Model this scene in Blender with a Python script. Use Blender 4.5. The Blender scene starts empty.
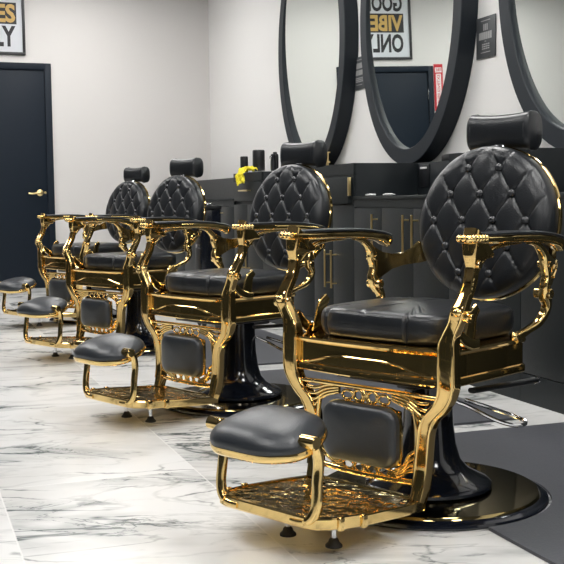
import bpy, bmesh, math, random
from mathutils import Vector, Matrix, Quaternion
PI = math.pi
sc = bpy.context.scene
C = sc.collection
random.seed(4)

# ------------------------------------------------------------------ materials
def new_mat(name):
    m = bpy.data.materials.new(name); m.use_nodes = True
    nt = m.node_tree; nt.nodes.clear()
    out = nt.nodes.new('ShaderNodeOutputMaterial'); b = nt.nodes.new('ShaderNodeBsdfPrincipled')
    nt.links.new(b.outputs[0], out.inputs[0])
    return m, nt, b
def pmat(name, col, rough=.5, metal=0., bump=0., bscale=60., var=0., coat=0., spec=None, detail=3.):
    m, nt, b = new_mat(name)
    b.inputs['Base Color'].default_value = (*col, 1); b.inputs['Roughness'].default_value = rough
    b.inputs['Metallic'].default_value = metal
    if coat: b.inputs['Coat Weight'].default_value = coat; b.inputs['Coat Roughness'].default_value = .08
    if spec is not None: b.inputs['Specular IOR Level'].default_value = spec
    tc = nt.nodes.new('ShaderNodeTexCoord')
    n = nt.nodes.new('ShaderNodeTexNoise'); n.inputs['Scale'].default_value = bscale; n.inputs['Detail'].default_value = detail
    nt.links.new(tc.outputs['Object'], n.inputs['Vector'])
    if bump:
        bp = nt.nodes.new('ShaderNodeBump'); bp.inputs['Strength'].default_value = bump; bp.inputs['Distance'].default_value = .01
        nt.links.new(n.outputs['Fac'], bp.inputs['Height']); nt.links.new(bp.outputs[0], b.inputs['Normal'])
    if var:
        r = nt.nodes.new('ShaderNodeMapRange'); r.inputs['To Min'].default_value = max(0, rough-var); r.inputs['To Max'].default_value = rough+var
        nt.links.new(n.outputs['Fac'], r.inputs['Value']); nt.links.new(r.outputs[0], b.inputs['Roughness'])
    return m
M = {}
M['gold'] = pmat('polished_gold', (.83, .60, .245), .09, 1., .035, 14., .02, detail=1.)
M['cast'] = pmat('cast_gold_relief', (.78, .60, .27), .13, 1., .85, 26., .03, detail=1.)
M['goldflat'] = pmat('polished_gold_sheet', (.82, .57, .225), .06, 1., .012, 6., .01, detail=1.)
M['disc'] = pmat('dark_gold_mirror', (.42, .33, .15), .07, 1., .0, 8.)
M['leather'] = pmat('black_leather', (.014, .016, .019), .30, 0., .12, 240., .05, spec=.5)
M['leather_pad'] = pmat('charcoal_leather', (.022, .026, .032), .36, 0., .10, 260., .05, spec=.6)
M['button'] = pmat('glossy_black_button', (.03, .032, .036), .2, spec=.7)
M['navy'] = pmat('glossy_navy_enamel', (.006, .008, .014), .12, 0., .0, 5., coat=.6)
M['rubber'] = pmat('black_rubber', (.012, .012, .013), .6)
M['chrome'] = pmat('chrome', (.75, .76, .78), .1, 1.)
M['cab'] = pmat('charcoal_laminate', (.0155, .019, .0205), .42, 0., .03, 90., .05, spec=.25)
M['cabside'] = pmat('charcoal_laminate_panel', (.012, .0155, .018), .40, 0., .03, 90., .05, spec=.25)
M['brass'] = pmat('satin_brass', (.80, .62, .30), .28, 1.)
M['door'] = pmat('navy_door_paint', (.0085, .0145, .024), .5, 0., .03, 120., spec=.2)
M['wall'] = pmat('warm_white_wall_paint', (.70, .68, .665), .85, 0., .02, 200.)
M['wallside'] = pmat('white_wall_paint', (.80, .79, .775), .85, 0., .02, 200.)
M['ceil'] = pmat('ceiling_paint', (.10, .10, .105), .9)
M['dwall'] = pmat('charcoal_wall_paint', (.045, .045, .048), .8)
M['frame'] = pmat('charcoal_frame_paint', (.018, .023, .029), .5, 0., .03, 90., spec=.25)
M['pframe'] = pmat('black_picture_frame', (.02, .02, .022), .4)
M['paper'] = pmat('poster_paper', (.62, .64, .68), .5)
M['ink'] = pmat('black_ink', (.012, .012, .014), .5)
M['goldink'] = pmat('gold_ink', (.56, .36, .10), .45)
M['sign'] = pmat('charcoal_sign', (.06, .065, .07), .5)
M['signtxt'] = pmat('pale_sign_print', (.36, .36, .36), .6)
M['red'] = pmat('red_sign_vinyl', (.55, .02, .03), .4)
M['white'] = pmat('white_vinyl', (.82, .82, .82), .5)
M['yellow'] = pmat('yellow_cloth', (.78, .66, .03), .9, 0., .5, 90.)
M['black'] = pmat('black_plastic', (.010, .011, .013), .35)
M['mat'] = pmat('grey_rubber_mat', (.070, .074, .085), .55, 0., .10, 160., .06)
M['tissue'] = pmat('white_tissue', (.8, .8, .8), .9)
m, nt, b = new_mat('mirror_glass'); M['mirror'] = m
b.inputs['Base Color'].default_value = (.86, .91, .88, 1); b.inputs['Metallic'].default_value = 1; b.inputs['Roughness'].default_value = .012
m, nt, b = new_mat('lamp_diffuser'); M['lamp'] = m
b.inputs['Emission Color'].default_value = (1, .985, .96, 1); b.inputs['Emission Strength'].default_value = 14.

# marble tiles
m, nt, b = new_mat('polished_marble_tiles'); M['marble'] = m
N = nt.nodes.new; Lk = nt.links.new
def mth(op, a, bb=None, c=None):
    n = N('ShaderNodeMath'); n.operation = op
    for i, v in enumerate((a, bb, c)):
        if v is None: continue
        if isinstance(v, (int, float)): n.inputs[i].default_value = v
        else: Lk(v, n.inputs[i])
    return n.outputs[0]
geo = N('ShaderNodeNewGeometry'); sep = N('ShaderNodeSeparateXYZ'); Lk(geo.outputs['Position'], sep.inputs[0])
TX, TY = .566, 1.13
tx = mth('DIVIDE', mth('SUBTRACT', sep.outputs[0], .234), TX)
cx = mth('FLOOR', tx); fx = mth('FRACT', tx)
ty = mth('ADD', mth('DIVIDE', mth('ADD', sep.outputs[1], .42), TY), mth('MULTIPLY', cx, .37))
cy = mth('FLOOR', ty); fy = mth('FRACT', ty)
def edge(f, w):
    d = mth('MINIMUM', f, mth('SUBTRACT', 1., f)); return mth('LESS_THAN', d, w)
grout = mth('MAXIMUM', edge(fx, .0022/TX), edge(fy, .0022/TY))
comb = N('ShaderNodeCombineXYZ'); Lk(cx, comb.inputs[0]); Lk(cy, comb.inputs[1])
wn = N('ShaderNodeTexWhiteNoise'); wn.noise_dimensions = '3D'; Lk(comb.outputs[0], wn.inputs['Vector'])
off = N('ShaderNodeVectorMath'); off.operation = 'SCALE'; Lk(wn.outputs['Color'], off.inputs[0]); off.inputs['Scale'].default_value = 9.
rot = N('ShaderNodeMapping'); rot.inputs['Rotation'].default_value = (0, 0, math.radians(14)); Lk(geo.outputs['Position'], rot.inputs['Vector'])
addv = N('ShaderNodeVectorMath'); addv.operation = 'ADD'; Lk(rot.outputs[0], addv.inputs[0]); Lk(off.outputs[0], addv.inputs[1])
st = N('ShaderNodeMapping'); st.inputs['Scale'].default_value = (.85, 2.1, 1); Lk(addv.outputs[0], st.inputs['Vector'])
def vein(scale, width, det, dist, seed):
    mp = N('ShaderNodeMapping'); mp.inputs['Location'].default_value = (seed, seed*1.7, seed*.3); Lk(st.outputs[0], mp.inputs['Vector'])
    n = N('ShaderNodeTexNoise'); n.inputs['Scale'].default_value = scale; n.inputs['Detail'].default_value = det
    n.inputs['Roughness'].default_value = .58; n.inputs['Distortion'].default_value = dist
    Lk(mp.outputs[0], n.inputs['Vector'])
    d = mth('ABSOLUTE', mth('SUBTRACT', n.outputs['Fac'], .5))
    r = N('ShaderNodeMapRange'); r.inputs['From Min'].default_value = 0; r.inputs['From Max'].default_value = width
    r.inputs['To Min'].default_value = 1; r.inputs['To Max'].default_value = 0; Lk(d, r.inputs['Value']); return r.outputs[0]
v1 = vein(1.15, .022, 6., .9, 1.3); v2 = vein(2.3, .012, 7., 1.3, 5.1); v3 = vein(1.0, .075, 5., .7, 1.3)
pn = N('ShaderNodeTexNoise'); pn.inputs['Scale'].default_value = 1.6; pn.inputs['Detail'].default_value = 3; Lk(st.outputs[0], pn.inputs['Vector'])
pres = N('ShaderNodeMapRange'); pres.inputs['From Min'].default_value = .46; pres.inputs['From Max'].default_value = .62; Lk(pn.outputs['Fac'], pres.inputs['Value'])
vv = mth('ADD', mth('MULTIPLY', v1, mth('MULTIPLY_ADD', pres.outputs[0], .75, .18)), mth('ADD', mth('MULTIPLY', mth('MULTIPLY', v2, pres.outputs[0]), .7), mth('MULTIPLY', mth('MULTIPLY', v3, pres.outputs[0]), .42)))
dn = N('ShaderNodeTexNoise'); dn.inputs['Scale'].default_value = 2.6; dn.inputs['Detail'].default_value = 5; Lk(st.outputs[0], dn.inputs['Vector'])
dv = N('ShaderNodeVectorMath'); dv.operation = 'SCALE'; Lk(dn.outputs['Color'], dv.inputs[0]); dv.inputs['Scale'].default_value = .55
da = N('ShaderNodeVectorMath'); da.operation = 'ADD'; Lk(st.outputs[0], da.inputs[0]); Lk(dv.outputs[0], da.inputs[1])
vo = N('ShaderNodeTexVoronoi'); vo.feature = 'DISTANCE_TO_EDGE'; vo.inputs['Scale'].default_value = 1.15; Lk(da.outputs[0], vo.inputs['Vector'])
cr = N('ShaderNodeMapRange'); cr.inputs['From Min'].default_value = .0; cr.inputs['From Max'].default_value = .014; cr.inputs['To Min'].default_value = 1; cr.inputs['To Max'].default_value = 0; Lk(vo.outputs['Distance'], cr.inputs['Value'])
qn = N('ShaderNodeTexNoise'); qn.inputs['Scale'].default_value = 2.3; qn.inputs['Detail'].default_value = 2; Lk(addv.outputs[0], qn.inputs['Vector'])
qr = N('ShaderNodeMapRange'); qr.inputs['From Min'].default_value = .47; qr.inputs['From Max'].default_value = .60; Lk(qn.outputs['Fac'], qr.inputs['Value'])
vv = mth('ADD', vv, mth('MULTIPLY', mth('MULTIPLY', cr.outputs[0], qr.outputs[0]), .8))
vv = mth('MINIMUM', vv, 1.)
mix = N('ShaderNodeMix'); mix.data_type = 'RGBA'; Lk(vv, mix.inputs['Factor'])
mix.inputs['A'].default_value = (.80, .795, .78, 1); mix.inputs['B'].default_value = (.13, .15, .15, 1)
cn = N('ShaderNodeTexNoise'); cn.inputs['Scale'].default_value = 2.2; cn.inputs['Detail'].default_value = 4; Lk(addv.outputs[0], cn.inputs['Vector'])
mix0 = N('ShaderNodeMix'); mix0.data_type = 'RGBA'; mix0.inputs['A'].default_value = (.80, .80, .79, 1); mix0.inputs['B'].default_value = (.66, .655, .635, 1)
r0 = N('ShaderNodeMapRange'); r0.inputs['From Min'].default_value = .42; r0.inputs['From Max'].default_value = .68; Lk(cn.outputs['Fac'], r0.inputs['Value']); Lk(r0.outputs[0], mix0.inputs['Factor'])
Lk(mix0.outputs['Result'], mix.inputs['A'])
mix2 = N('ShaderNodeMix'); mix2.data_type = 'RGBA'; Lk(mth('MULTIPLY', grout, .6), mix2.inputs['Factor']); Lk(mix.outputs['Result'], mix2.inputs['A']); mix2.inputs['B'].default_value = (.88, .87, .85, 1)
Lk(mix2.outputs['Result'], b.inputs['Base Color']); b.inputs['Roughness'].default_value = .22
bp = N('ShaderNodeBump'); bp.inputs['Strength'].default_value = .3; bp.inputs['Distance'].default_value = .002; bp.invert = True
Lk(grout, bp.inputs['Height']); Lk(bp.outputs[0], b.inputs['Normal'])

# ------------------------------------------------------------------ mesh helpers
def obj(name, bm, mat, parent=None, sharp=38, smooth=True):
    bmesh.ops.remove_doubles(bm, verts=bm.verts, dist=1e-5)
    bmesh.ops.recalc_face_normals(bm, faces=bm.faces)
    bm.normal_update()
    for f in bm.faces: f.smooth = smooth
    lim = math.radians(sharp)
    for e in bm.edges:
        if len(e.link_faces) == 2: e.smooth = e.calc_face_angle(0) < lim
    me = bpy.data.meshes.new(name); bm.to_mesh(me); bm.free()
    me.materials.append(M[mat] if isinstance(mat, str) else mat)
    o = bpy.data.objects.new(name, me); C.objects.link(o)
    if parent: o.parent = parent
    return o
def thing(name, label, cat, loc=(0, 0, 0), rz=0., group=None):
    o = bpy.data.objects.new(name, None); C.objects.link(o); o.empty_display_size = .1
    o.location = loc; o.rotation_euler = (0, 0, rz); o['label'] = label; o['category'] = cat
    if group: o['group'] = group
    return o
def tag(o, label, cat, group=None):
    o['label'] = label; o['category'] = cat
    if group: o['group'] = group
    return o
def struct(name, bm, mat, parent=None, **k):
    o = obj(name, bm, mat, parent, **k)
    if parent is None: o['kind'] = 'structure'
    return o
def box(bm, x0, x1, y0, y1, z0, z1, bev=0., seg=2):
    v = [bm.verts.new((x, y, z)) for x in (x0, x1) for y in (y0, y1) for z in (z0, z1)]
    fs = [bm.faces.new([v[i] for i in q]) for q in ((0, 1, 3, 2), (4, 6, 7, 5), (0, 4, 5, 1), (2, 3, 7, 6), (0, 2, 6, 4), (1, 5, 7, 3))]
    if bev:
        es = list({e for f in fs for e in f.edges})
        bmesh.ops.bevel(bm, geom=es, offset=bev, segments=seg, profile=.5, affect='EDGES')
def newbox(*a, **k):
    bm = bmesh.new(); box(bm, *a, **k); return bm
def skin(bm, rings, closed_path=False, caps=True):
    R = [[bm.verts.new(p) for p in r] for r in rings]
    n = len(R[0]); k = len(R)
    for i in range(k if closed_path else k-1):
        a, b_ = R[i], R[(i+1) % k]
        for j in range(n): bm.faces.new((a[j], a[(j+1) % n], b_[(j+1) % n], b_[j]))
    if caps and not closed_path:
        bm.faces.new(list(reversed(R[0]))); bm.faces.new(R[-1])
def lathe(bm, prof, segs=48, mat=Matrix.Identity(4)):
    rings = [[mat @ Vector((r*math.cos(2*PI*j/segs), r*math.sin(2*PI*j/segs), z)) for j in range(segs)] for r, z in prof]
    skin(bm, rings)
def catmull(P, n=6, closed=False):
    P = [tuple(p) for p in P]; out = []; L = len(P)
    rng = range(L if closed else L-1)
    for i in rng:
        g = (lambda k: P[k % L]) if closed else (lambda k: P[max(0, min(L-1, k))])
        p0, p1, p2, p3 = g(i-1), g(i), g(i+1), g(i+2)
        for s in range(n):
            t = s/n
            out.append(tuple(.5*((2*b_)+(-a+c)*t+(2*a-5*b_+4*c-d)*t*t+(-a+3*b_-3*c+d)*t**3) for a, b_, c, d in zip(p0, p1, p2, p3)))
    if not closed: out.append(P[-1])
    return out
def section(a, b_, e, k):
    pts = []
    for j in range(k):
        t = 2*PI*(j+.5)/k; c, s = math.cos(t), math.sin(t)
        pts.append((a*math.copysign(abs(c)**(2/e), c), b_*math.copysign(abs(s)**(2/e), s)))
    return pts
def sweep(bm, pts, side=(0, 1, 0), e=2.6, k=14, n=6, closed=False, caps=True):
    """pts: (x,y,z,half width along side, half thickness)"""
    Q = catmull(pts, n, closed); L = len(Q); rings = []
    for i, q in enumerate(Q):
        p = Vector(q[:3])
        if closed: T = Vector(Q[(i+1) % L][:3])-Vector(Q[i-1][:3])
        else: T = Vector(Q[min(L-1, i+1)][:3])-Vector(Q[max(0, i-1)][:3])
        T.normalize(); S = Vector(side); S = (S-T*S.dot(T)).normalized(); Nn = T.cross(S)
        rings.append([p+S*u+Nn*v for u, v in section(max(q[3], 1e-4), max(q[4], 1e-4), e, k)])
    skin(bm, rings, closed, caps)
def ball(bm, c, r, sx=1, sy=1, sz=1, seg=14):
    m_ = Matrix.Translation(c) @ Matrix.Diagonal((sx, sy, sz, 1))
    bmesh.ops.create_uvsphere(bm, u_segments=seg, v_segments=seg//2+1, radius=r, matrix=m_)
def cyl(bm, p0, p1, r, seg=20, r1=None):
    p0, p1 = Vector(p0), Vector(p1); d = p1-p0
    q = d.to_track_quat('Z', 'Y').to_matrix().to_4x4(); q.translation = p0
    r1 = r if r1 is None else r1; l = d.length; c = min(.15*r, l*.2)
    lathe(bm, [(r-c, 0), (r, c), (r1, l-c), (r1-c, l)], seg, q)
def outline_loft(bm, outlines):
    skin(bm, outlines)
def rrect(x0, x1, y0, y1, r, z, k=6):
    pts = []
    for cx_, cy_, a0 in ((x1-r, y1-r, 0), (x0+r, y1-r, 90), (x0+r, y0+r, 180), (x1-r, y0+r, 270)):
        for i in range(k+1):
            a = math.radians(a0+90*i/k); pts.append(Vector((cx_+r*math.cos(a), cy_+r*math.sin(a), z)))
    return pts
def copy_tree(o, parent=None):
    c = o.copy(); C.objects.link(c)
    if parent: c.parent = parent
    for ch in list(o.children): copy_tree(ch, c)
    return c

# ------------------------------------------------------------------ barber chair
def side_profile_points():
    P = [(.185, .692, .022, .052), (.198, .677, .022, .040), (.208, .660, .019, .026), (.212, .645, .015, .016), (.213, .630, .013, .0125),
         (.220, .603, .013, .012), (.236, .574, .0135, .012), (.252, .550, .015, .013), (.260, .533, .018, .016), (.259, .512, .017, .015),
         (.2575, .485, .018, .015), (.258, .458, .022, .017), (.258, .430, .023, .018), (.258, .395, .023, .018), (.2575, .360, .023, .018)]
    return P
def make_chair(loc, rz, label):
    t = thing('barber_chair', label, 'barber chair', loc, rz, None)
    # base
    bm = bmesh.new(); lathe(bm, [(.296, .0105), (.294, .020), (.288, .026), (.20, .0285), (.09, .029), (.0, .029)], 72)
    bp_ = obj('base_plate', bm, 'disc', t)
    bm = bmesh.new(); lathe(bm, [(.290, .001), (.312, .001), (.315, .006), (.313, .012), (.300, .019), (.2905, .0205), (.2895, .019)], 72)
    obj('base_rim', bm, 'navy', bp_)
    bm = bmesh.new(); lathe(bm, [(.10, .0295), (.163, .0295), (.168, .034), (.167, .042), (.158, .050), (.135, .060), (.105, .078), (.085, .105), (.074, .145), (.067, .20), (.063, .27), (.062, .335), (.04, .336)], 56)
    col_ = obj('pump_column', bm, 'navy', t)
    # pump lever: a looped chrome rod
    bm = bmesh.new()
    lp = [(-.040, .035, .262), (-.070, .085, .240), (-.095, .140, .212), (-.118, .178, .198), (-.150, .196, .194), (-.182, .186, .196), (-.186, .155, .205), (-.150, .095, .228), (-.105, .045, .250)]
    sweep(bm, [(*p, .0055, .0055) for p in lp], side=(0, 0, 1), e=2, k=8, n=6)
    ball(bm, lp[0], .011)
    obj('pump_lever', bm, 'chrome', t)
    # mechanism
    bm = bmesh.new(); box(bm, -.10, .20, -.15, .15, .330, .3535, .006); box(bm, -.14, .10, -.03, .03, .30, .350, .006)
    obj('seat_mechanism', bm, 'black', t)
    bm = bmesh.new(); sweep(bm, [(.10, .205, .322, .012, .007), (0, .208, .318, .012, .007), (-.10, .21, .314, .012, .007), (-.19, .21, .310, .012, .008)], n=3)
    rl = obj('recline_lever', bm, 'black', t)
    bm = bmesh.new(); cyl(bm, (-.188, .21, .310), (-.202, .21, .3095), .0095); obj('lever_tip', bm, 'chrome', rl)
    # apron
    def apron_outline(o, z):
        pts = []
        for i in range(9):      # front bow, from +y to -y
            y = .232-.464*i/8; pts.append((.262+.016*(1-(y/.232)**2)+o, y))
        def arc(cx_, cy_, r, a0, a1, n=5):
            return [(cx_+(r+o)*math.cos(math.radians(a0+(a1-a0)*i/n)), cy_+(r+o)*math.sin(math.radians(a0+(a1-a0)*i/n))) for i in range(n+1)]
        P = pts[1:-1]
        P = P + arc(.242, -.230, .020, -5, -90) + arc(-.055, -.230, .020, -90, -150) + arc(-.145, -.10, .02, -150, -180, 2)
        P = P + arc(-.145, .10, .02, 180, 150, 2) + arc(-.055, .230, .020, 150, 90) + arc(.242, .230, .020, 90, 5)
        return [Vector((x, y, z)) for x, y in P]
    bm = bmesh.new()
    outline_loft(bm, [apron_outline(o, z) for o, z in ((-.004, .354), (.004, .354), (.006, .357), (.006, .369), (.004, .373), (0, .375), (0, .427), (.006, .431), (.008, .436), (.006, .441), (-.01, .442))])
    ap = obj('seat_apron', bm, 'goldflat', t, sharp=30)
    bm = bmesh.new(); w = []
    for y, z in ((-.205, .376), (-.185, .377), (-.15, .385), (-.11, .396), (-.06, .401), (0, .401), (.06, .401), (.11, .396), (.15, .385), (.185, .377), (.205, .376)):
        w.append((.263+.016*(1-(y/.232)**2), y, z, .0032, .0032))
    sweep(bm, w, side=(1, 0, 0), e=2, k=8, n=4); obj('apron_molding', bm, 'gold', ap)
    # cushion
    bm = bmesh.new(); NU, NV = 560, 15
    x0, x1, hw = -.150, .250, .216
    def outl(u):    # superellipse plan
        a = 2*PI*u; c, s = math.cos(a), math.sin(a); e = 4.2
        return ((x0+x1)/2+(x1-x0)/2*math.copysign(abs(c)**(2/e), c), hw*math.copysign(abs(s)**(2/e), s))
    rings = []; cxm = (x0+x1)/2
    prof = [(.90, .443), (.955, .445), (.985, .455), (1.0, .472), (1.0, .488), (.988, .502), (.965, .510), (.92, .5155), (.84, .519), (.68, .522), (.45, .524), (.2, .525), (.03, .525)]
    creases_y = (-.15, -.02, .11)
    for s_, z in prof:
        r = []
        for j in range(NU):
            px, py = outl(j/NU); x = cxm+(px-cxm)*s_; y = py*s_
            dep = 0
            for q in creases_y:
                xx = abs(y-q)/.0045
                dep = max(dep, math.exp(-xx*xx))
            k_ = .007*dep if s_ > .3 and z > .45 else 0
            r.append(Vector((x-(px-cxm)*(k_*7 if s_ > .93 else 0), y, z-k_*(1 if s_ < .99 else .1))))
        rings.append(r)
    skin(bm, rings); obj('seat_cushion', bm, 'leather', t, sharp=60)
    # sides
    for s in (-1, 1):
        bm = bmesh.new(); yb = .281*s
        P = []
        for x, z, a, b_ in side_profile_points():
            k_ = max(0., min(1., (.545-z)/.09)); k_ = k_*k_*(3-2*k_)
            P.append((x, s*(.281-.033*k_), z, a, b_))
        P += [(.257, .242*s, .335, .021, .017), (.256, .225*s, .307, .019, .016), (.255, .200*s, .282, .018, .015), (.253, .183*s, .250, .018, .015), (.252, .176*s, .205, .018, .015), (.253, .172*s, .150, .018, .016), (.260, .169*s, .105, .018, .018), (.272, .167*s, .074, .017, .016)]
        sweep(bm, P, e=5.5, k=28, n=5)
        ap_ = obj('arm_post', bm, 'goldflat', t, sharp=30)
        yk = .283
        for e_ in (-1, 1):      # raised bright edging down the front face of the post
            pe = []
            for q in range(4, len(P)-1):
                x, y, z, a_, b2 = P[q]; tx_, tz_ = P[q+1][0]-P[q-1][0], P[q+1][2]-P[q-1][2]; l_ = math.hypot(tx_, tz_); nx_, nz_ = -tz_/l_, tx_/l_
                pe.append((x+nx_*b2*.93, y+e_*a_*.86, z+nz_*b2*.93, .0026, .0026))
            bm = bmesh.new(); sweep(bm, pe, e=2, k=7, n=4); obj('post_edging', bm, 'gold', ap_)
        for nm_, xx, zz, rr_, w0, w1 in (('post_boss', .259, .525, .0135, -.024, .024), ('post_boss', .211, .641, .010, -.018, .019), ('post_bolt', .259, .525, .007, .0242, .030)):
            bm = bmesh.new(); cyl(bm, (xx, (yk+w0)*s, zz), (xx, (yk+w1)*s, zz), rr_); obj(nm_, bm, 'gold', ap_)
        bm = bmesh.new(); ball(bm, (.2715, .281*s, .534), .010, 1, 1.4, 1); obj('post_knuckle', bm, 'gold', ap_)
        # beaded edging along the side and front of the scroll and down the neck
        bm = bmesh.new(); Pb = []
        for i in range(49):
            q = i/48; L_ = .062+.040
            d_ = q*L_
            if d_ < .062: x, y = .184+d_, .281+.021
            else: x, y = .247, .281+.021-(d_-.062)
            r = .0055+.0040*abs(math.sin(q*PI*8)); Pb.append((x, y*s, .7015, r, r))
        sweep(bm, Pb, side=(0, 0, 1), e=2, k=10, n=1); obj('scroll_beading', bm, 'gold', ap_, sharp=80)
        bm = bmesh.new(); Pb = []
        for i in range(31):
            q = i/30; r = .0028+.0026*abs(math.sin(q*PI*6)); Pb.append((.225+.022*q*q+.010*q, (.281+.009)*s, .612-.062*q, r, r))
        sweep(bm, Pb, e=2, k=8, n=1); obj('neck_beading', bm, 'gold', ap_, sharp=80)
        bm = bmesh.new()     # little scroll bracket inside the arm corner
        sweep(bm, [(.204, yb, .622, .008, .007), (.178, yb, .646, .008, .006), (.140, yb, .672, .008, .005), (.085, yb, .682, .008, .005), (.01, yb, .685, .008, .004)], n=5)
        obj('scroll_bracket', bm, 'gold', ap_)
        bm = bmesh.new()     # side gusset against the cushion
        sweep(bm, [(.240, .250*s, .500, .006, .008), (.215, .252*s, .468, .006, .014), (.180, .254*s, .450, .006, .014), (.150, .254*s, .448, .006, .012)], n=4, e=4)
        sweep(bm, [(.170, .240*s, .440, .005, .024), (.160, .240*s, .480, .005, .020), (.152, .240*s, .512, .005, .017), (.132, .240*s, .532, .005, .012)], n=4, e=4)
        obj('side_gusset', bm, 'gold', t)
        # armrest rail and pad
        bm = bmesh.new()
        sweep(bm, [(.252, yb, .700, .014, .006), (.246, yb, .699, .020, .009), (.21, yb, .698, .025, .011), (.15, yb, .697, .027, .012), (.05, yb, .697, .025, .012), (-.05, yb, .694, .024, .012), (-.13, yb, .686, .023, .014), (-.172, yb, .676, .021, .018), (-.186, yb, .664, .015, .014)], e=3, n=6)
        ar = obj('armrest', bm, 'gold', t)
        bm = bmesh.new()
        sweep(bm, [(.202, yb, .7085, .010, .003), (.192, yb, .709, .022, .0055), (.14, yb, .7095, .026, .0055), (.05, yb, .7095, .028, .006), (-.06, yb, .706, .026, .006), (-.14, yb, .697, .024, .006), (-.182, yb, .687, .020, .007), (-.192, yb, .680, .010, .004)], e=3, n=6)
        obj('arm_pad', bm, 'leather', ar)
        # rear support
        bm = bmesh.new()
        sweep(bm, [(-.03, yb, .684, .008, .005), (-.07, yb, .676, .010, .008), (-.104, yb, .650, .013, .012), (-.114, yb, .622, .013, .015), (-.118, yb, .595, .012, .010), (-.112, yb, .570, .013, .013), (-.122, .276*s, .545, .016, .017), (-.138, .272*s, .520, .013, .012),
                   (-.134, .266*s, .495, .012, .011), (-.110, .260*s, .472, .012, .010), (-.070, .255*s, .458, .011, .009), (-.040, .252*s, .448, .011, .012), (-.018, .251*s, .441, .011, .012)], e=3, n=5)
        rs = obj('rear_support', bm, 'gold', t)
        bm = bmesh.new(); cyl(bm, (-.118, .250*s, .550), (-.118, .298*s, .550), .013); obj('support_boss', bm, 'gold', rs)
        bm = bmesh.new(); cyl(bm, (-.112, .262*s, .625), (-.112, .298*s, .625), .008); obj('support_boss', bm, 'gold', rs)
        bm = bmesh.new(); ball(bm, (-.016, .252*s, .448), .012); obj('support_foot', bm, 'gold', rs)
        # bracket to the back
        bm = bmesh.new()
        rings = []
        for x, y, zl, zh in ((-.118, .279, .556, .655), (-.150, .275, .572, .640), (-.180, .265, .590, .634), (-.215, .248, .600, .636), (-.245, .232, .604, .650), (-.258, .222, .606, .668), (-.275, .200, .612, .655)):
            rings.append([Vector((x+.001*0, (y+d)*s, z)) for d, z in ((-.006, zl), (.006, zl), (.008, (zl+zh)/2), (.006, zh), (-.006, zh))])
        skin(bm, rings)
        bb = obj('back_bracket', bm, 'gold', t)
        bm = bmesh.new()
        sweep(bm, [(-.135, .281*s, .585, .004, .004), (-.15, .283*s, .612, .004, .004), (-.178, .272*s, .618, .004, .004), (-.19, .267*s, .606, .004, .004), (-.17, .275*s, .598, .004, .004), (-.15, .283*s, .590, .004, .004)], n=4, k=8, e=2)
        sweep(bm, [(-.195, .262*s, .616, .004, .004), (-.212, .256*s, .628, .004, .004), (-.228, .248*s, .618, .004, .004), (-.210, .256*s, .607, .004, .004)], n=4, k=8, e=2, closed=True)
        obj('bracket_scroll', bm, 'gold', bb)
    # backrest: local frame u=y, v=up, w=forward normal
    ti = math.radians(10); Wn = Vector((math.cos(ti), 0, math.sin(ti))); Un = Vector((0, 1, 0)); Vn = Vector((-math.sin(ti), 0, math.cos(ti))); Oc = Vector((-.247, 0, .731))
    bk = lambda u, v, w: Oc+Un*u+Vn*v+Wn*w
    def puff(u, v):
        a = u/.1+v/.148; b_ = u/.1-v/.148
        ca, cb = abs(math.cos(PI*a)), abs(math.cos(PI*b_)); h = (1-math.exp(-ca/.10))*(1-math.exp(-cb/.10))*(.70+.30*ca*cb)
        r = math.hypot(u, v)/.213
        k_ = max(0., min(1., (1.04-r)/.22))
        crease = -.0095*(1-h)*(.22+.78*k_)
        dome = .026*(1-r*r*.55)
        return dome+crease
    btn = [(.05, .148), (-.05, .148)]+[(i*.1, .074) for i in (-1, 0, 1)]+[(i*.05, 0) for i in (-3, -1, 1, 3)]+[(i*.1, -.074) for i in (-1, 0, 1)]+[(.05, -.148), (-.05, -.148)]
    bm = bmesh.new(); rings = []; NR, NS = 84, 260; Rb = .211
    for i in range(NR+1):
        q = i/NR; r = Rb*(1-(1-q)**1.0)
        r = max(.0005, r)
        ring = []
        for j in range(NS):
            a = 2*PI*j/NS; u, v = r*math.cos(a), r*math.sin(a)
            h = puff(u, v)
            for bu, bv in btn:
                d2 = (u-bu)**2+(v-bv)**2
                h -= .0045*math.exp(-d2/(.013**2))+.003*math.exp(-d2/(.024**2))
            edge_ = max(0, (r/Rb-.80)/.20); h -= .016*edge_**2.4
            ring.append(bk(u, v, h))
        rings.append(ring)
    for r, w in ((.2145, -.012), (.2160, -.026), (.2160, -.044), (.2140, -.052)):
        rings.append([bk(r*math.cos(2*PI*j/NS), r*math.sin(2*PI*j/NS), w) for j in range(NS)])
    skin(bm, rings); br = obj('backrest', bm, 'leather', t, sharp=75)
    for bu, bv in btn:
        bm = bmesh.new(); m_ = Matrix.Translation(bk(bu, bv, puff(bu, bv)-.0045)) @ Matrix.Rotation(PI/2-ti, 4, 'Y')
        lathe(bm, [(.0115, 0), (.0118, .006), (.0105, .0105), (.0065, .0135), (.0005, .0145)], 16, m_)
        obj('tufting_button', bm, 'button', br)
    bm = bmesh.new()
    mm = Matrix.Translation(Oc) @ Matrix(((0, -math.sin(ti), math.cos(ti), 0), (1, 0, 0, 0), (0, math.cos(ti), math.sin(ti), 0), (0, 0, 0, 1)))
    lathe(bm, [(.205, -.050), (.2170, -.048), (.2200, -.051), (.2205, -.060), (.214, -.067), (.20, -.069), (.12, -.077), (.001, -.079)], 96, mm)
    obj('back_shell', bm, 'gold', t)
    bm = bmesh.new(); sweep(bm, [(-.300, 0, .85, .022, .008), (-.330, 0, .93, .022, .007), (-.372, 0, .975, .018, .006)], n=5, e=4); obj('headrest_post', bm, 'chrome', t)
    # headrest
    bm = bmesh.new(); rings = []
    hw_ = .105
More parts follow.
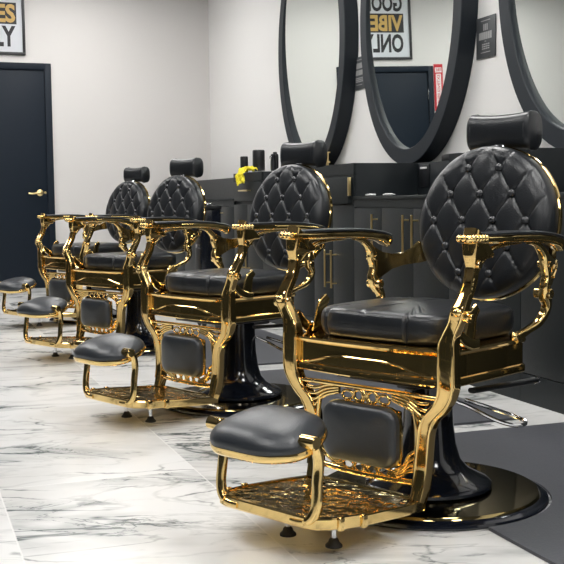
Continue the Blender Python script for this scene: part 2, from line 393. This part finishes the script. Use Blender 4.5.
    for i in range(25):
        q = -1+2*i/24; y = hw_*q; e_ = 1-abs(q)**14*.10
        e_ = 1-.16*max(0, (abs(q)-.88)/.12)**3
        cz = .978+.003*q*q; hh = (.0535+.0025*q*q)*e_; hd = (.043)*e_
        rings.append([Vector((-.366+math.cos(ti)*v-.0*u, y*(1 if abs(q) < .98 else .985), cz+u+math.sin(ti)*v*0)) for u, v in [(uu+.007*(1-q*q)*(1 if uu < 0 else -.25), vv_) for uu, vv_ in section(hh, hd, 2.9, 28)]])
    skin(bm, rings)
    hr = obj('headrest', bm, 'leather', t, sharp=50)
    for s in (-1, 1):
        bm = bmesh.new(); sweep(bm, [(-.366+.0425*math.cos(a), s*.088, .9805+.0545*math.sin(a), .0022, .0022) for a in [2*PI*i/20 for i in range(20)]], side=(0, 1, 0), e=2, k=6, n=1, closed=True)
        obj('piping', bm, 'leather', hr)
    # calf frame
    bm = bmesh.new(); X0 = .256
    def tube(P, r=.0055, closed=False, n=4): sweep(bm, [(X0+.006, y, z, r, r) for y, z in P], side=(1, 0, 0), e=2, k=8, n=n, closed=closed)
    tube([(-.232, .326), (-.12, .327), (0, .327), (.12, .327), (.232, .326)], .0065)
    tube([(-.18, .118), (-.10, .112), (0, .110), (.10, .112), (.18, .118)], .008)
    for s in (-1, 1):
        for k_ in range(4):          # swept ribs beside the pad top
            tube([(s*.085, .326-.006*k_), (s*(.125+.004*k_), .322-.010*k_), (s*.165, .310-.014*k_), (s*(.195-.004*k_), .312-.018*k_)], .0048)
        for k_ in range(4):
            tube([(s*.07, .116+.003*k_), (s*(.105+.004*k_), .124+.008*k_), (s*.135, .140+.013*k_), (s*.165, .146+.017*k_)], .0048)
        tube([(s*.150, .29), (s*.158, .24), (s*.157, .19), (s*.150, .14)], .006)
    for zc, sg in ((.306, 1), (.125, -1)):
        for yc in (-.022, .022): tube([(yc+.015*math.cos(a), zc+.014*math.sin(a)) for a in [2*PI*i/10 for i in range(10)]], .0048, True)
        for s in (-1, 1):
            tube([(s*.058+.018*math.cos(a), zc-.002*sg+.011*math.sin(a)) for a in [2*PI*i/10 for i in range(10)]], .004, True)
            tube([(s*.008, zc-.014*sg), (s*.0, zc), (s*.008, zc+.014*sg)], .004)
    cf = obj('calf_frame', bm, 'gold', t, sharp=60)
    cb = obj('calf_backing', newbox(X0, X0+.012, -.112, .112, .148, .284, bev=.0055), 'gold', t)
    bm = bmesh.new(); rings = []
    for s_, x in ((1.03, .268), (1.035, .273), (1.03, .277)):
        rings.append([Vector((x, (p.x)*s_, .216+(p.y)*s_)) for p in rrect(-.117, .117, -.073, .073, .038, 0)])
    skin(bm, rings); obj('calf_pad_rim', bm, 'gold', t)
    bm = bmesh.new(); rings = []
    for s_, x in ((1.0, .276), (1.0, .286), (.985, .293), (.95, .298), (.85, .303), (.6, .307), (.3, .309), (.02, .310)):
        rings.append([Vector((x, (p.x)*s_, .216+(p.y)*s_)) for p in rrect(-.117, .117, -.073, .073, .038, 0)])
    skin(bm, rings); obj('calf_pad', bm, 'leather_pad', t, sharp=70)
    # footplate
    def pz(x): return .078+(x-.26)*(.030/.36)
    OUT = [(.245, .150), (.262, .182), (.36, .190), (.50, .190), (.555, .182), (.592, .168), (.618, .152), (.627, .13)]
    OUT = OUT+[(x, -y) for x, y in reversed(OUT)]
    bm = bmesh.new()
    cxp = .44
    def pl(sc_, dz): return [Vector((cxp+(x-cxp)*sc_, y*sc_, pz(x)+dz)) for x, y in OUT]
    skin(bm, [pl(.94, -.026), pl(.985, -.026), pl(1, -.022), pl(1, -.003), pl(.99, 0), pl(.94, 0), pl(.93, -.006), pl(.91, -.006)])
    fp = obj('footplate', bm, 'gold', t, sharp=30)
    bm = bmesh.new(); skin(bm, [pl(.925, -.008), pl(.925, -.003)])
    obj('relief_panel', bm, 'cast', fp)
    bm = bmesh.new()
    for s in (-1, 1):      # clamp bands around the plate edge
        for xx in (.50, .565):
            yy = .190*s if xx < .52 else .179*s
            obj('plate_band', newbox(xx-.008, xx+.008, yy-.005, yy+.005, pz(xx)-.028, pz(xx)+.003, bev=.002), 'gold', fp)
    bm.free()
    for s in (-1, 1):
        bm = bmesh.new(); y = .150*s
        sweep(bm, [(.618, .085*s, .094, .008, .012), (.618, .115*s, .095, .009, .013), (.617, .140*s, .106, .011, .012), (.614, .151*s, .135, .012, .010), (.609, y, .180, .0125, .009), (.604, y, .220, .0125, .009), (.607, y, .252, .012, .010), (.620, y, .277, .012, .011)], side=(0, s, .35), e=3, n=6)
        fb = obj('footrest_bracket', bm, 'gold', t)
        bm = bmesh.new(); cyl(bm, (.630, (.150-.024)*s, .278), (.630, (.150+.019)*s, .278), .0155); obj('pivot_knob', bm, 'gold', fb)
    # footrest pad (tilted)
    fo = Vector((.632, 0, .268)); fti = math.radians(13)
    FU = Vector((math.cos(fti), 0, -math.sin(fti))); FW = Vector((math.sin(fti), 0, math.cos(fti)))
    POL = [(-.116, -.07), (-.120, 0), (-.116, .07), (-.098, .108), (-.045, .132), (.0, .136), (.035, .124), (.066, .092), (.082, .055), (.086, 0), (.082, -.055), (.066, -.092), (.035, -.124), (0, -.136), (-.045, -.132), (-.098, -.108)]
    POL = catmull(POL, 4, True)
    fr = lambda s_, w: [fo+FU*(x*s_)+Vector((0, y*s_, 0))+FW*(w-.012*(y*s_/.132)**2) for x, y in POL]
    bm = bmesh.new(); skin(bm, [fr(.90, -.018), fr(.99, -.016), fr(1.03, -.009), fr(1.035, -.002), fr(1.02, .003), fr(.96, .004)])
    frm = obj('footrest_rim', bm, 'gold', t, sharp=50)
    bm = bmesh.new(); skin(bm, [fr(1.0, .001), fr(1.015, .008), fr(1.005, .015), fr(.97, .022), fr(.90, .029), fr(.76, .037), fr(.55, .043), (fr(.3, .046)), fr(.02, .047)])
    obj('footrest_pad', bm, 'leather_pad', t, sharp=70)
    for fx_, fy_ in ((.53, -.015), (.52, .118)):
        bm = bmesh.new(); z1 = pz(fx_)-.024
        lathe(bm, [(.006, .034), (.0065, .040), (.0065, z1)], 14, Matrix.Translation((fx_, fy_, 0))); sl = obj('foot_stem', bm, 'chrome', t)
        bm = bmesh.new(); lathe(bm, [(.014, .0005), (.0195, .002), (.0195, .006), (.013, .012), (.0105, .019), (.008, .022), (.005, .023)], 20, Matrix.Translation((fx_, fy_, .014)))
        obj('rubber_foot', bm, 'rubber', sl)
    return t
R = math.radians
CH = [((1.309, 2.468, 0), -154, 'nearest and largest black and gold barber chair, standing at the right'),
      ((1.247, 3.93, 0), -157, 'second black and gold barber chair from the right, directly behind the nearest one'),
      ((1.206, 5.60, 0), -153.5, 'third black and gold barber chair from the right, next to the black trolley'),
      ((1.240, 7.10, 0), -155, 'farthest black and gold barber chair, closest to the dark door')]
proto = None
for loc, az, lab in CH:
    if proto is None: proto = make_chair(loc, R(az), lab); o = proto
    else: o = copy_tree(proto)
    o.location = loc; o.rotation_euler = (0, 0, R(az)); o['label'] = lab; o['group'] = 'gold and black barber chairs in a row'

# ------------------------------------------------------------------ room shell
XW, YB, XL, YF, ZC = 2.88, 9.90, -1.60, -2.6, 2.95
struct('floor', newbox(XL-.1, XW+.1, YF-.1, YB+.1, -.1, 0), 'marble', smooth=False)
struct('ceiling', newbox(XL-.1, XW+.1, YF-.1, YB+.1, ZC, ZC+.1), 'ceil', smooth=False)
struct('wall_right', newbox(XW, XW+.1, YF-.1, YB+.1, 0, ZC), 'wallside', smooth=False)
struct('wall_left', newbox(XL-.1, XL, YF-.1, YB+.1, 0, ZC), 'dwall', smooth=False)
struct('wall_front', newbox(XL, XW, YF-.1, YF, 0, ZC), 'dwall', smooth=False)
DX0, DX1, DZ = .340, 1.305, 2.005        # door leaf
bm = bmesh.new()
box(bm, XL, DX0-.062, YB, YB+.1, 0, ZC); box(bm, DX1+.062, XW, YB, YB+.1, 0, ZC); box(bm, DX0-.062, DX1+.062, YB, YB+.1, DZ+.062, ZC)
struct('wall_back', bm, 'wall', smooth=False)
# door
d = bpy.data.objects.new('door_1', None); C.objects.link(d); d.location = ((DX0+DX1)/2, YB, 0); d['kind'] = 'structure'
def at(o, p):
    o.parent = p; o.location = -Vector(p.location) if p.rotation_euler.z == 0 else (0, 0, 0); return o
at(obj('door_leaf', newbox(DX0, DX1, YB-.005, YB+.04, .008, DZ, bev=.002), 'door'), d)
bm = bmesh.new()
for a in ((DX0-.062, DX0-.002, 0, DZ+.062), (DX1+.002, DX1+.062, 0, DZ+.062), (DX0-.002, DX1+.002, DZ+.002, DZ+.062)): box(bm, a[0], a[1], YB-.022, YB+.06, a[2], a[3], .004)
at(obj('door_frame', bm, 'door'), d)
bm = bmesh.new(); q = Matrix.Translation((DX1-.068, YB-.006, .888)) @ Matrix.Rotation(PI/2, 4, 'X')
lathe(bm, [(.030, 0), (.031, .004), (.026, .009), (.012, .012), (.010, .045), (.0, .046)], 24, q)
sweep(bm, [(DX1-.068, YB-.05, .888, .010, .010), (DX1-.10, YB-.054, .886, .009, .008), (DX1-.14, YB-.052, .880, .008, .007), (DX1-.175, YB-.050, .884, .008, .006)], side=(0, 0, 1), n=4, e=2)
lathe(bm, [(.012, 0), (.012, .004), (.0, .005)], 12, Matrix.Translation((DX1-.02, YB-.006, .888)) @ Matrix.Rotation(PI/2, 4, 'X'))
at(obj('door_handle', bm, 'brass'), d)
for hz in (.30, 1.02, 1.78):
    bm = bmesh.new(); cyl(bm, (DX0+.0, YB-.012, hz-.05), (DX0+.0, YB-.012, hz+.05), .007, 12)
    at(obj('hinge', bm, 'chrome'), d)
# poster
def text_mesh(body, w, h, mat, plane, origin, name='lettering', bold=0., parent=None, dep=.0015):
    """plane: (right vector, up vector); origin: lower left corner; w,h overall size"""
    cu = bpy.data.curves.new(name, 'FONT'); cu.body = body; cu.extrude = 0; cu.offset = bold; cu.resolution_u = 3
    to = bpy.data.objects.new(name, cu); C.objects.link(to)
    dg = bpy.context.evaluated_depsgraph_get(); dg.update(); me = bpy.data.meshes.new_from_object(to.evaluated_get(dg)); C.objects.unlink(to); bpy.data.objects.remove(to)
    xs = [v.co.x for v in me.vertices]; ys = [v.co.y for v in me.vertices]
    x0, x1, y0, y1 = min(xs), max(xs), min(ys), max(ys); rt, up = Vector(plane[0]), Vector(plane[1]); nm = rt.cross(up)
    bm = bmesh.new(); bm.from_mesh(me); bpy.data.meshes.remove(me)
    for v in bm.verts: v.co = Vector(origin)+rt*((v.co.x-x0)/(x1-x0)*w)+up*((v.co.y-y0)/(y1-y0)*h)
    r = bmesh.ops.extrude_face_region(bm, geom=list(bm.faces)); bmesh.ops.translate(bm, verts=[v for v in r['geom'] if isinstance(v, bmesh.types.BMVert)], vec=nm*dep)
    return obj(name, bm, mat, parent, smooth=False)
BWP = ((1, 0, 0), (0, 0, 1))
p = thing('framed_poster', 'black framed poster reading GOOD VIBES ONLY hung above the dark door', 'poster', (.84, YB-.001, 2.52))
PX0, PX1, PZ0, PZ1 = .515, 1.145, 2.135, 2.905
def loc_(o, p_):
    o.location = -Vector(p_.location); return o
bm = bmesh.new(); fw_ = .024
for a in ((PX0, PX1, PZ0, PZ0+fw_), (PX0, PX1, PZ1-fw_, PZ1), (PX0, PX0+fw_, PZ0+fw_, PZ1-fw_), (PX1-fw_, PX1, PZ0+fw_, PZ1-fw_)): box(bm, a[0], a[1], YB-.026, YB-.001, a[2], a[3], .002)
loc_(obj('frame', bm, 'pframe', p), p)
loc_(obj('print', newbox(PX0+fw_-.002, PX1-fw_+.002, YB-.012, YB-.006, PZ0+fw_-.002, PZ1-fw_+.002), 'paper', p, smooth=False), p)
loc_(obj('printed_band', newbox(.598, 1.072, YB-.0135, YB-.0118, 2.408, 2.60), 'ink', p, smooth=False), p)
loc_(text_mesh('GOOD', .455, .165, 'ink', BWP, (.607, YB-.0119, 2.62), 'lettering', .035, p), p)
loc_(text_mesh('VIBES', .455, .165, 'goldink', BWP, (.607, YB-.0134, 2.421), 'lettering', .035, p), p)
loc_(text_mesh('ONLY', .455, .190, 'ink', BWP, (.607, YB-.0119, 2.205), 'lettering', .035, p), p)
# extinguisher sign
s_ = thing('wall_sign', 'narrow red and white fire extinguisher sign beside the dark door, seen in the mirror', 'sign', (.213, YB-.001, 1.84))
loc_(obj('sign_board', newbox(.160, .264, YB-.006, YB-.001, 1.60, 2.085), 'red', s_, smooth=False), s_)
bm = bmesh.new(); box(bm, .183, .241, YB-.0075, YB-.0058, 1.64, 1.985); box(bm, .174, .250, YB-.0075, YB-.0058, 2.0, 2.05)
loc_(obj('white_field', bm, 'white', s_, smooth=False), s_)
loc_(text_mesh('FIRE', .060, .032, 'red', BWP, (.182, YB-.0074, 2.009), 'lettering', .01, s_), s_)
loc_(text_mesh('EXTINGUISHER', .325, .034, 'red', ((0, 0, -1), (1, 0, 0)), (.195, YB-.0074, 1.975), 'lettering', .012, s_), s_)

# mirror wall signs
def wall_sign(y, lab, words):
    z0, z1 = 1.512, 1.722; o = thing('wall_plaque', lab, 'sign', (XW-.001, y, 1.617))
    obj('plaque', newbox(-.008, -.001, -.092, .092, -.105, .105, bev=.002), 'sign', o)
    bm = bmesh.new()
    for yy0, yy1, zz0, zz1 in words: box(bm, -.0095, -.0075, yy0, yy1, zz0, zz1)
    obj('print', bm, 'signtxt', o, smooth=False)
    return o
base_w = [(-.045, .045, .083, .087), (-.045, .045, -.078, -.074)]
w1 = base_w+[(-.022+.016*i, -.012+.016*i, .035, .068) for i in range(3)]+[(-.06+.021*i, -.043+.021*i, -.010, .027) for i in range(6)]+[(-.006, .006, -.022, -.018)]+[(-.038+.019*(i % 4), -.024+.019*(i % 4), -.038-.011*(i//4), -.032-.011*(i//4)) for i in range(12)]
w2 = base_w+[(-.05+.022*i, -.033+.022*i, .030, .065) for i in range(5)]+[(-.05+.022*i, -.033+.022*i, -.014, .018) for i in range(5)]+[(-.055+.019*(i % 6), -.041+.019*(i % 6), -.036-.011*(i//6), -.029-.011*(i//6)) for i in range(18)]
wall_sign(4.785, 'dark grey plaque with pale print between the middle mirror and the right mirror', w1)
wall_sign(6.36, 'narrow sliver of dark plaque with pale print between the left mirror and the middle mirror', w2)

# oval mirrors
def make_mirror(y, lab):
    o = thing('oval_mirror', lab, 'mirror', (XW-.001, y, 1.88), 0, 'oval mirrors with deep charcoal frames')
    A_, B_ = .639, .892; n = 96; prof = [(0, -.002), (0, -.096), (.004, -.100), (.088, -.100), (.092, -.096), (.094, -.088), (.094, -.040), (.094, -.012), (.080, -.002)]
    rings = []
    for j in range(n):
        a = 2*PI*j/n; rings.append([Vector((x, (A_-i_)*math.cos(a), (B_-i_*1.02)*math.sin(a))) for i_, x in prof])
    bm = bmesh.new(); skin(bm, rings, True); obj('mirror_frame', bm, 'frame', o, sharp=30)
    bm = bmesh.new(); tl = R(1.2); rr = []
    for dx in (-.084, -.080):
        rr.append([Vector((dx-math.tan(tl)*(B_-.094)*math.sin(a)*1.0, (A_-.0945)*math.cos(a), (B_-.0965)*math.sin(a))) for a in [2*PI*j/n for j in range(n)]])
    skin(bm, rr); obj('mirror_glass', bm, 'mirror', o, sharp=30)
    return o
make_mirror(7.022, 'leftmost tall oval mirror in a deep charcoal frame, its glass showing only pale wall')
make_mirror(5.505, 'middle tall oval mirror in a charcoal frame reflecting the poster, door and red sign')
make_mirror(3.885, 'rightmost tall oval mirror in a charcoal frame, cut off by the right photo edge')

# ------------------------------------------------------------------ cabinets
XF = 2.26
def bar_handle(bm, y, z0, z1, x=XF, off=.032):
    cyl(bm, (x-off, y, z0), (x-off, y, z1), .0058, 12)
    for z in (z0+.025, z1-.025): cyl(bm, (x-off, y, z), (x+.0005, y, z), .004, 10)
def cab_thing(name, lab, y0, y1, grp=None): return thing(name, lab, 'cabinet', (XF, (y0+y1)/2, 0), 0, grp)
def put(name, bm, mat, root, parent=None):
    """bm is in world coordinates"""
    o = obj(name, bm, mat, parent or root)
    if parent is None or parent is root: o.location = -Vector(root.location)
    return o
def low_cabinet(y0, y1, doors, lab):
    o = cab_thing('low_cabinet', lab, y0, y1)
    y0 += .001; y1 -= .001
    put('cabinet_body', newbox(XF+.018, 2.638, y0, y1, 0, .792), 'cabside', o)
    put('plinth', newbox(XF, XF+.018, y0, y1, 0, .112), 'cab', o)
    put('worktop', newbox(XF-.004, 2.638, y0, y1, .792, .810, bev=.002), 'cab', o)
    put('top_rail', newbox(XF+.001, XF+.018, y0, y1, .752, .790), 'cab', o)
    for a, b_, hy, hz0, hz1 in doors:
        dr = put('door', newbox(XF, XF+.018, a+.0015, b_-.0015, .116, .749, bev=.001), 'cab', o)
        if hy is not None:
            bm = bmesh.new(); bar_handle(bm, hy, hz0, hz1); put('handle', bm, 'brass', o, dr)
    return o
def tall_cabinet(y0, y1, lab, variant):
    o = cab_thing('tall_cabinet', lab, y0, y1)
    y0 += .001; y1 -= .001; ym = (y0+y1)/2
    put('cabinet_body', newbox(XF+.018, 2.638, y0, y1, 0, .985, bev=.001), 'cabside', o)
    put('plinth', newbox(XF, XF+.018, y0, y1, 0, .112), 'cab', o)
    put('top_rail', newbox(XF+.001, XF+.018, y0, y1, .925, .985), 'cab', o)
    if variant == 1:
        dr = put('drawer', newbox(XF-.020, XF+.018, y0+.026, y1-.02, .772, .908, bev=.001), 'cab', o)
        bm = bmesh.new(); box(bm, XF-.024, XF-.010, y0+.008, y0+.0255, .812, .910, .001); put('drawer_pull', bm, 'brass', o, dr)
        put('filler_rail', newbox(XF+.001, XF+.018, y0, y1, .770, .922), 'cab', o)
    else:
        dr = put('drawer', newbox(XF, XF+.018, y0+.002, y1-.002, .790, .922, bev=.001), 'cab', o)
        bm = bmesh.new(); cyl(bm, (XF-.03, ym-.10, .862), (XF-.03, ym+.10, .862), .0055, 12)
        for yy in (ym-.075, ym+.075): cyl(bm, (XF-.03, yy, .862), (XF+.0005, yy, .862), .004, 10)
        put('drawer_pull', bm, 'brass', o, dr)
    for a, b_, hy in ((y0, ym, ym-.045), (ym, y1, ym+.045)):
        dd = put('door', newbox(XF, XF+.018, a+.0015, b_-.0015, .116, .766, bev=.001), 'cab', o)
        bm = bmesh.new(); bar_handle(bm, hy, .307, .515); put('handle', bm, 'brass', o, dd)
    return o
low_cabinet(2.48, 3.50, [(2.48, 2.82, None, 0, 0), (2.82, 3.16, None, 0, 0), (3.16, 3.50, None, 0, 0)], 'low charcoal cabinet at the right photo edge behind the nearest chair')
tall_cabinet(3.50, 4.07, 'tall charcoal cabinet hidden behind the back of the nearest chair', 1)
low_cabinet(4.07, 5.09, [(4.07, 4.408, 4.361, .515, .718), (4.408, 4.75, 4.454, .515, .718), (4.75, 5.09, 4.798, .515, .718)], 'low charcoal cabinet with brass bar handles between the two nearest chairs')
tall_cabinet(5.09, 5.66, 'tall charcoal cabinet with protruding drawer under the middle mirror', 1)
low_cabinet(5.66, 6.58, [(5.66, 6.12, 6.07, .515, .718), (6.12, 6.58, 6.17, .515, .718)], 'low charcoal cabinet behind the second chair, below the left mirror')
tall_cabinet(6.58, 7.20, 'tall charcoal cabinet carrying the black bottles and yellow cloth', 2)
low_cabinet(7.20, 9.88, [(7.20, 7.52, 7.466, .56, .73), (7.52, 8.0, None, 0, 0), (8.0, 8.6, None, 0, 0), (8.6, 9.2, None, 0, 0), (9.2, 9.88, None, 0, 0)], 'long low charcoal cabinet reaching the far wall behind the third chair')
added_tall = tall_cabinet(1.91, 2.48, 'added unseen tall charcoal cabinet just outside the right photo edge', 1)  # out of view, added so the gold has something dark to reflect
added_low = low_cabinet(.89, 1.91, [(.89, 1.23, 1.19, .515, .718), (1.23, 1.57, 1.27, .515, .718), (1.57, 1.91, 1.61, .515, .718)], 'added unseen low charcoal cabinet far outside the right photo edge, nearest the camera')  # another unseen cabinet added to darken the gold's reflections
for i in range(6):  # unseen opposite row, put in as a dark reflection for the gold
    for src, off_, lab in ((added_low, 0., 'added unseen low charcoal cabinet of the row facing the mirrors'), (added_tall, .7965, 'added unseen tall charcoal cabinet of the row facing the mirrors')):
        q = copy_tree(src); q.location = (-.96, -.60+1.593*i+off_, 0); q.rotation_euler = (0, 0, PI); q['label'] = lab; q['group'] = 'added unseen charcoal cabinets of an opposite row'
o = obj('mirror_ledge', newbox(2.640, XW-.001, .89, 9.88, 0, .985, bev=.001), 'cabside'); tag(o, 'long charcoal ledge running along the wall beneath the mirrors', 'ledge')

# ------------------------------------------------------------------ mats
def mat_poly(y0, y1, x0, x1, c, lab):
    cx_, cy_ = c; r = .322; pts = [(x0, y0), (x1, y0), (x1, y1), (x0, y1)]
    a = math.acos(max(-1, min(1, (x0-cx_)/r))) if abs(x0-cx_) < r else None
    arc = []
    for i in range(33):
        t_ = a-2*a*i/32; arc.append((cx_+r*math.cos(t_), cy_+r*math.sin(t_)))
    pts = pts+arc
    bm = bmesh.new(); v0 = [bm.verts.new((x, y, .0005)) for x, y in pts]; f = bm.faces.new(v0)
    rr_ = bmesh.ops.extrude_face_region(bm, geom=[f]); bmesh.ops.translate(bm, verts=[v for v in rr_['geom'] if isinstance(v, bmesh.types.BMVert)], vec=(0, 0, .008))
    bmesh.ops.triangulate(bm, faces=[q for q in bm.faces if len(q.verts) > 4])
    tag(obj('floor_mat', bm, 'mat', smooth=False), lab, 'mat', 'grey floor mats behind the chairs')
mat_poly(1.55, 3.07, 1.300, 2.17, (1.309, 2.468), 'dark grey rubber mat around the base of the nearest chair')
mat_poly(3.20, 4.56, 1.300, 2.06, (1.247, 3.93), 'dark grey rubber mat beside the base of the second chair')
mat_poly(4.76, 6.20, 1.300, 2.06, (1.218, 5.60), 'dark grey rubber mat beside the base of the third chair')

# ------------------------------------------------------------------ small things
zt = .985
def can(x, y, h, r, lab, mat='black', cap=True, nm='spray_bottle'):
    bm = bmesh.new(); pr = [(r*.96, 0), (r, .004), (r, h*.94), (r*.97, h*.97), (r*.9, h)]
    lathe(bm, pr, 24)
    if cap: lathe(bm, [(r*.6, h), (r*.6, h+.012), (r*.5, h+.014)], 18)
    o = obj(nm, bm, mat); o.location = (x, y, zt+.0035); return tag(o, lab, 'bottle', 'black bottles on the far cabinet')
can(2.325, 7.145, .118, .028, 'short black container at the left end of the bottle group', cap=False, nm='black_container')
can(2.38, 6.985, .156, .043, 'largest black canister, tallest in the bottle group on the far cabinet', cap=False, nm='black_canister')
can(2.45, 6.84, .122, .024, 'thin black bottle just right of the largest canister')
can(2.46, 6.66, .112, .032, 'black bottle at the right end of the group, beside the headrest', cap=False)
# clipper with silver glint standing there
bm = bmesh.new(); sweep(bm, [(0, 0, 0, .022, .02), (0, 0, .05, .024, .022), (0, 0, .10, .022, .02), (.0, 0, .135, .026, .018), (0, 0, .145, .02, .012)], n=4); o = obj('clipper_body', bm, 'black')
ct = thing('hair_clipper', 'upright black hair clipper with silver blade among the bottles', 'hair clipper', (2.40, 6.735, zt+.0035)); o.parent = ct; ct.scale = (.9, .9, .82)
obj('blade', newbox(-.026, -.018, -.014, .014, .105, .128, bev=.002), 'chrome', ct)
# yellow cloth draped over cabinet edge
bm = bmesh.new(); nx, ny = 26, 26; V = []
rnd = random.Random(3)
for i in range(nx):
    row = []
    for j in range(ny):
        a, c_ = i/(nx-1), j/(ny-1)
        y = 6.95-.17*a+.012*math.sin(c_*7+a*4); s = c_*.24
        wv = .010*math.sin(a*17+c_*3)+.007*math.sin(a*29-c_*8)+.006*math.sin(c_*21+a*6)
        s *= .70
        if s < .06: x, z = 2.30-s+.0*wv, zt+.026+wv
        elif s < .09:
            ph = (s-.06)/.03*PI/2; x, z = 2.24-.022*math.sin(ph)-abs(wv)*.4, zt+.024-.028*(1-math.cos(ph))+wv*(1-ph/PI*2)
        else:
            dd_ = s-.09; x, z = 2.210-abs(wv), zt-.006-dd_*(.95+.12*math.sin(a*5+1))
        row.append(bm.verts.new((x, y, z)))
    V.append(row)
for i in range(nx-1):
    for j in range(ny-1): bm.faces.new((V[i][j], V[i+1][j], V[i+1][j+1], V[i][j+1]))
rr_ = bmesh.ops.solidify(bm, geom=list(bm.faces), thickness=.004)
tag(obj('cloth', bm, 'yellow', sharp=80), 'crumpled yellow cloth hanging over the edge of the far tall cabinet', 'cloth')
tag(obj('paper_sheet', newbox(2.275, 2.55, 6.60, 7.19, zt+.0004, zt+.003), 'white', smooth=False), 'thin white sheet lying under the black bottles', 'paper')
# gold stand on the ledge
gs = thing('gold_rack', 'small gold two tier rack on the ledge below the left mirror, beside the headrest', 'rack', (2.72, 6.75, zt))
bm = bmesh.new()
for yy in (-.11, .10):
    for xx in (-.035, .035): box(bm, xx-.006, xx+.006, yy-.012, yy+.012, .0005, .125, .002)
obj('rack_leg', bm, 'brass', gs)
bm = bmesh.new(); box(bm, -.05, .05, -.13, .115, .125, .132, .001); box(bm, -.05, .05, -.13, .115, .058, .068, .001); obj('rack_shelf', bm, 'brass', gs)
def on(o, lab, cat, **k): return tag(o, lab, cat, **k)
on(obj('black_box', newbox(2.69, 2.75, 6.665, 6.825, zt+.0690, zt+.118, bev=.004), 'black'), 'small black box on the shelf of the gold rack', 'box')
on(obj('black_tray', newbox(2.655, 2.75, 4.68, 4.86, zt+.0005, zt+.036, bev=.004), 'black'), 'low black box on the ledge just left of the nearest headrest', 'box')
# outlet on ledge front
ot = thing('wall_outlet', 'black power outlet with a painted white glint on the ledge face beside the tall cabinet', 'outlet', (2.6395, 5.01, .925))
obj('outlet_plate', newbox(-.006, -.0005, -.055, .055, -.07, .05, bev=.002), 'black', ot); obj('painted_glint', newbox(-.011, -.006, -.035, .035, .026, .036, bev=.001), 'white', ot)  # white strip stands in for the glint on the outlet
# crumpled tissues
for nm_y, nm_x, lab, n_ in ((5.035, 2.335, 'crumpled white tissue on the low counter, left one of two', 1), (4.82, 2.335, 'crumpled white tissue on the low counter, right one of two', 2)):
    bm = bmesh.new(); bmesh.ops.create_icosphere(bm, subdivisions=3, radius=1.)
    rnd = random.Random(n_)
    for v in bm.verts:
        k_ = 1+.25*math.sin(v.co.x*7+n_)*math.sin(v.co.y*6)+rnd.uniform(-.12, .12)
        v.co = Vector((v.co.x*.022*k_, v.co.y*.046*k_, max(-.0055, v.co.z*.006*k_)))
    o = obj('tissue', bm, 'tissue'); o.location = (nm_x, nm_y, .8165); tag(o, lab, 'tissue', 'tissues on the counter')
# black trolley behind third chair
tr = thing('tool_trolley', 'black upright tool trolley standing behind the third chair', 'trolley', (1.835, 6.40, 0)); tr.scale = (.55, .40, 1)
obj('trolley_body', newbox(-.12, .12, -.17, .17, .07, .74, bev=.012), 'navy', tr)
obj('trolley_top', newbox(-.13, .13, -.18, .18, .741, .765, bev=.008), 'black', tr)
for i in range(3): obj('drawer', newbox(-.128, -.1205, -.15, .15, .12+.2*i, .30+.2*i, bev=.003), 'black', tr)
for xx in (-.09, .09):
    for yy in (-.14, .14):
        bm = bmesh.new(); cyl(bm, (xx, yy-.01, .031), (xx, yy+.01, .031), .030, 18); cyl(bm, (xx, yy, .05), (xx, yy, .072), .008, 10); obj('caster', bm, 'rubber', tr)
on(obj('metal_cap', newbox(1.82, 1.85, 6.37, 6.41, .7655, .780, bev=.003), 'chrome'), 'small silver cap on top of the black trolley', 'cap')

# ------------------------------------------------------------------ ceiling lights
k = 0
LP = [(x, y) for y in (-1.0, 1.4, 3.8, 6.2, 8.6) for x in (-.45, 1.5)]
for x, y in LP:
    o = thing('ceiling_light', 'flat white rectangular ceiling light panel', 'light', (x, y, ZC), 0, 'ceiling light panels above the chairs')
    bm = bmesh.new()
    for a in ((-.30, .30, -.60, -.58), (-.30, .30, .58, .60), (-.30, -.28, -.58, .58), (.28, .30, -.58, .58)): box(bm, *a, -.022, -.0005)
    obj('lamp_frame', bm, 'white', o, smooth=False)
    obj('lamp_diffuser', newbox(-.279, .279, -.579, .579, -.016, -.004), 'lamp', o, smooth=False)

# ------------------------------------------------------------------ world, camera, view
w = bpy.data.worlds.new('world'); sc.world = w; w.use_nodes = True
w.node_tree.nodes['Background'].inputs[0].default_value = (.6, .65, .7, 1); w.node_tree.nodes['Background'].inputs[1].default_value = .3
cam = bpy.data.cameras.new('camera'); co = bpy.data.objects.new('camera', cam); C.objects.link(co)
A, P, RHO = R(20), math.atan(82/1050), .012
fw = Vector((math.sin(A)*math.cos(P), math.cos(A)*math.cos(P), -math.sin(P))); r0 = Vector((math.cos(A), -math.sin(A), 0)); u0 = r0.cross(fw)
rt = math.cos(RHO)*r0-math.sin(RHO)*u0; up = math.sin(RHO)*r0+math.cos(RHO)*u0
mm = Matrix((rt, up, -fw)).transposed().to_4x4(); mm.translation = (0, 0, .795)
co.matrix_world = mm
cam.sensor_width = 36; cam.lens = 36*1050/564; cam.clip_start = .05
sc.camera = co
sc.view_settings.view_transform = 'Standard'; sc.view_settings.look = 'None'; sc.view_settings.gamma = 1; sc.view_settings.use_curve_mapping = False
sc.view_settings.exposure = .32
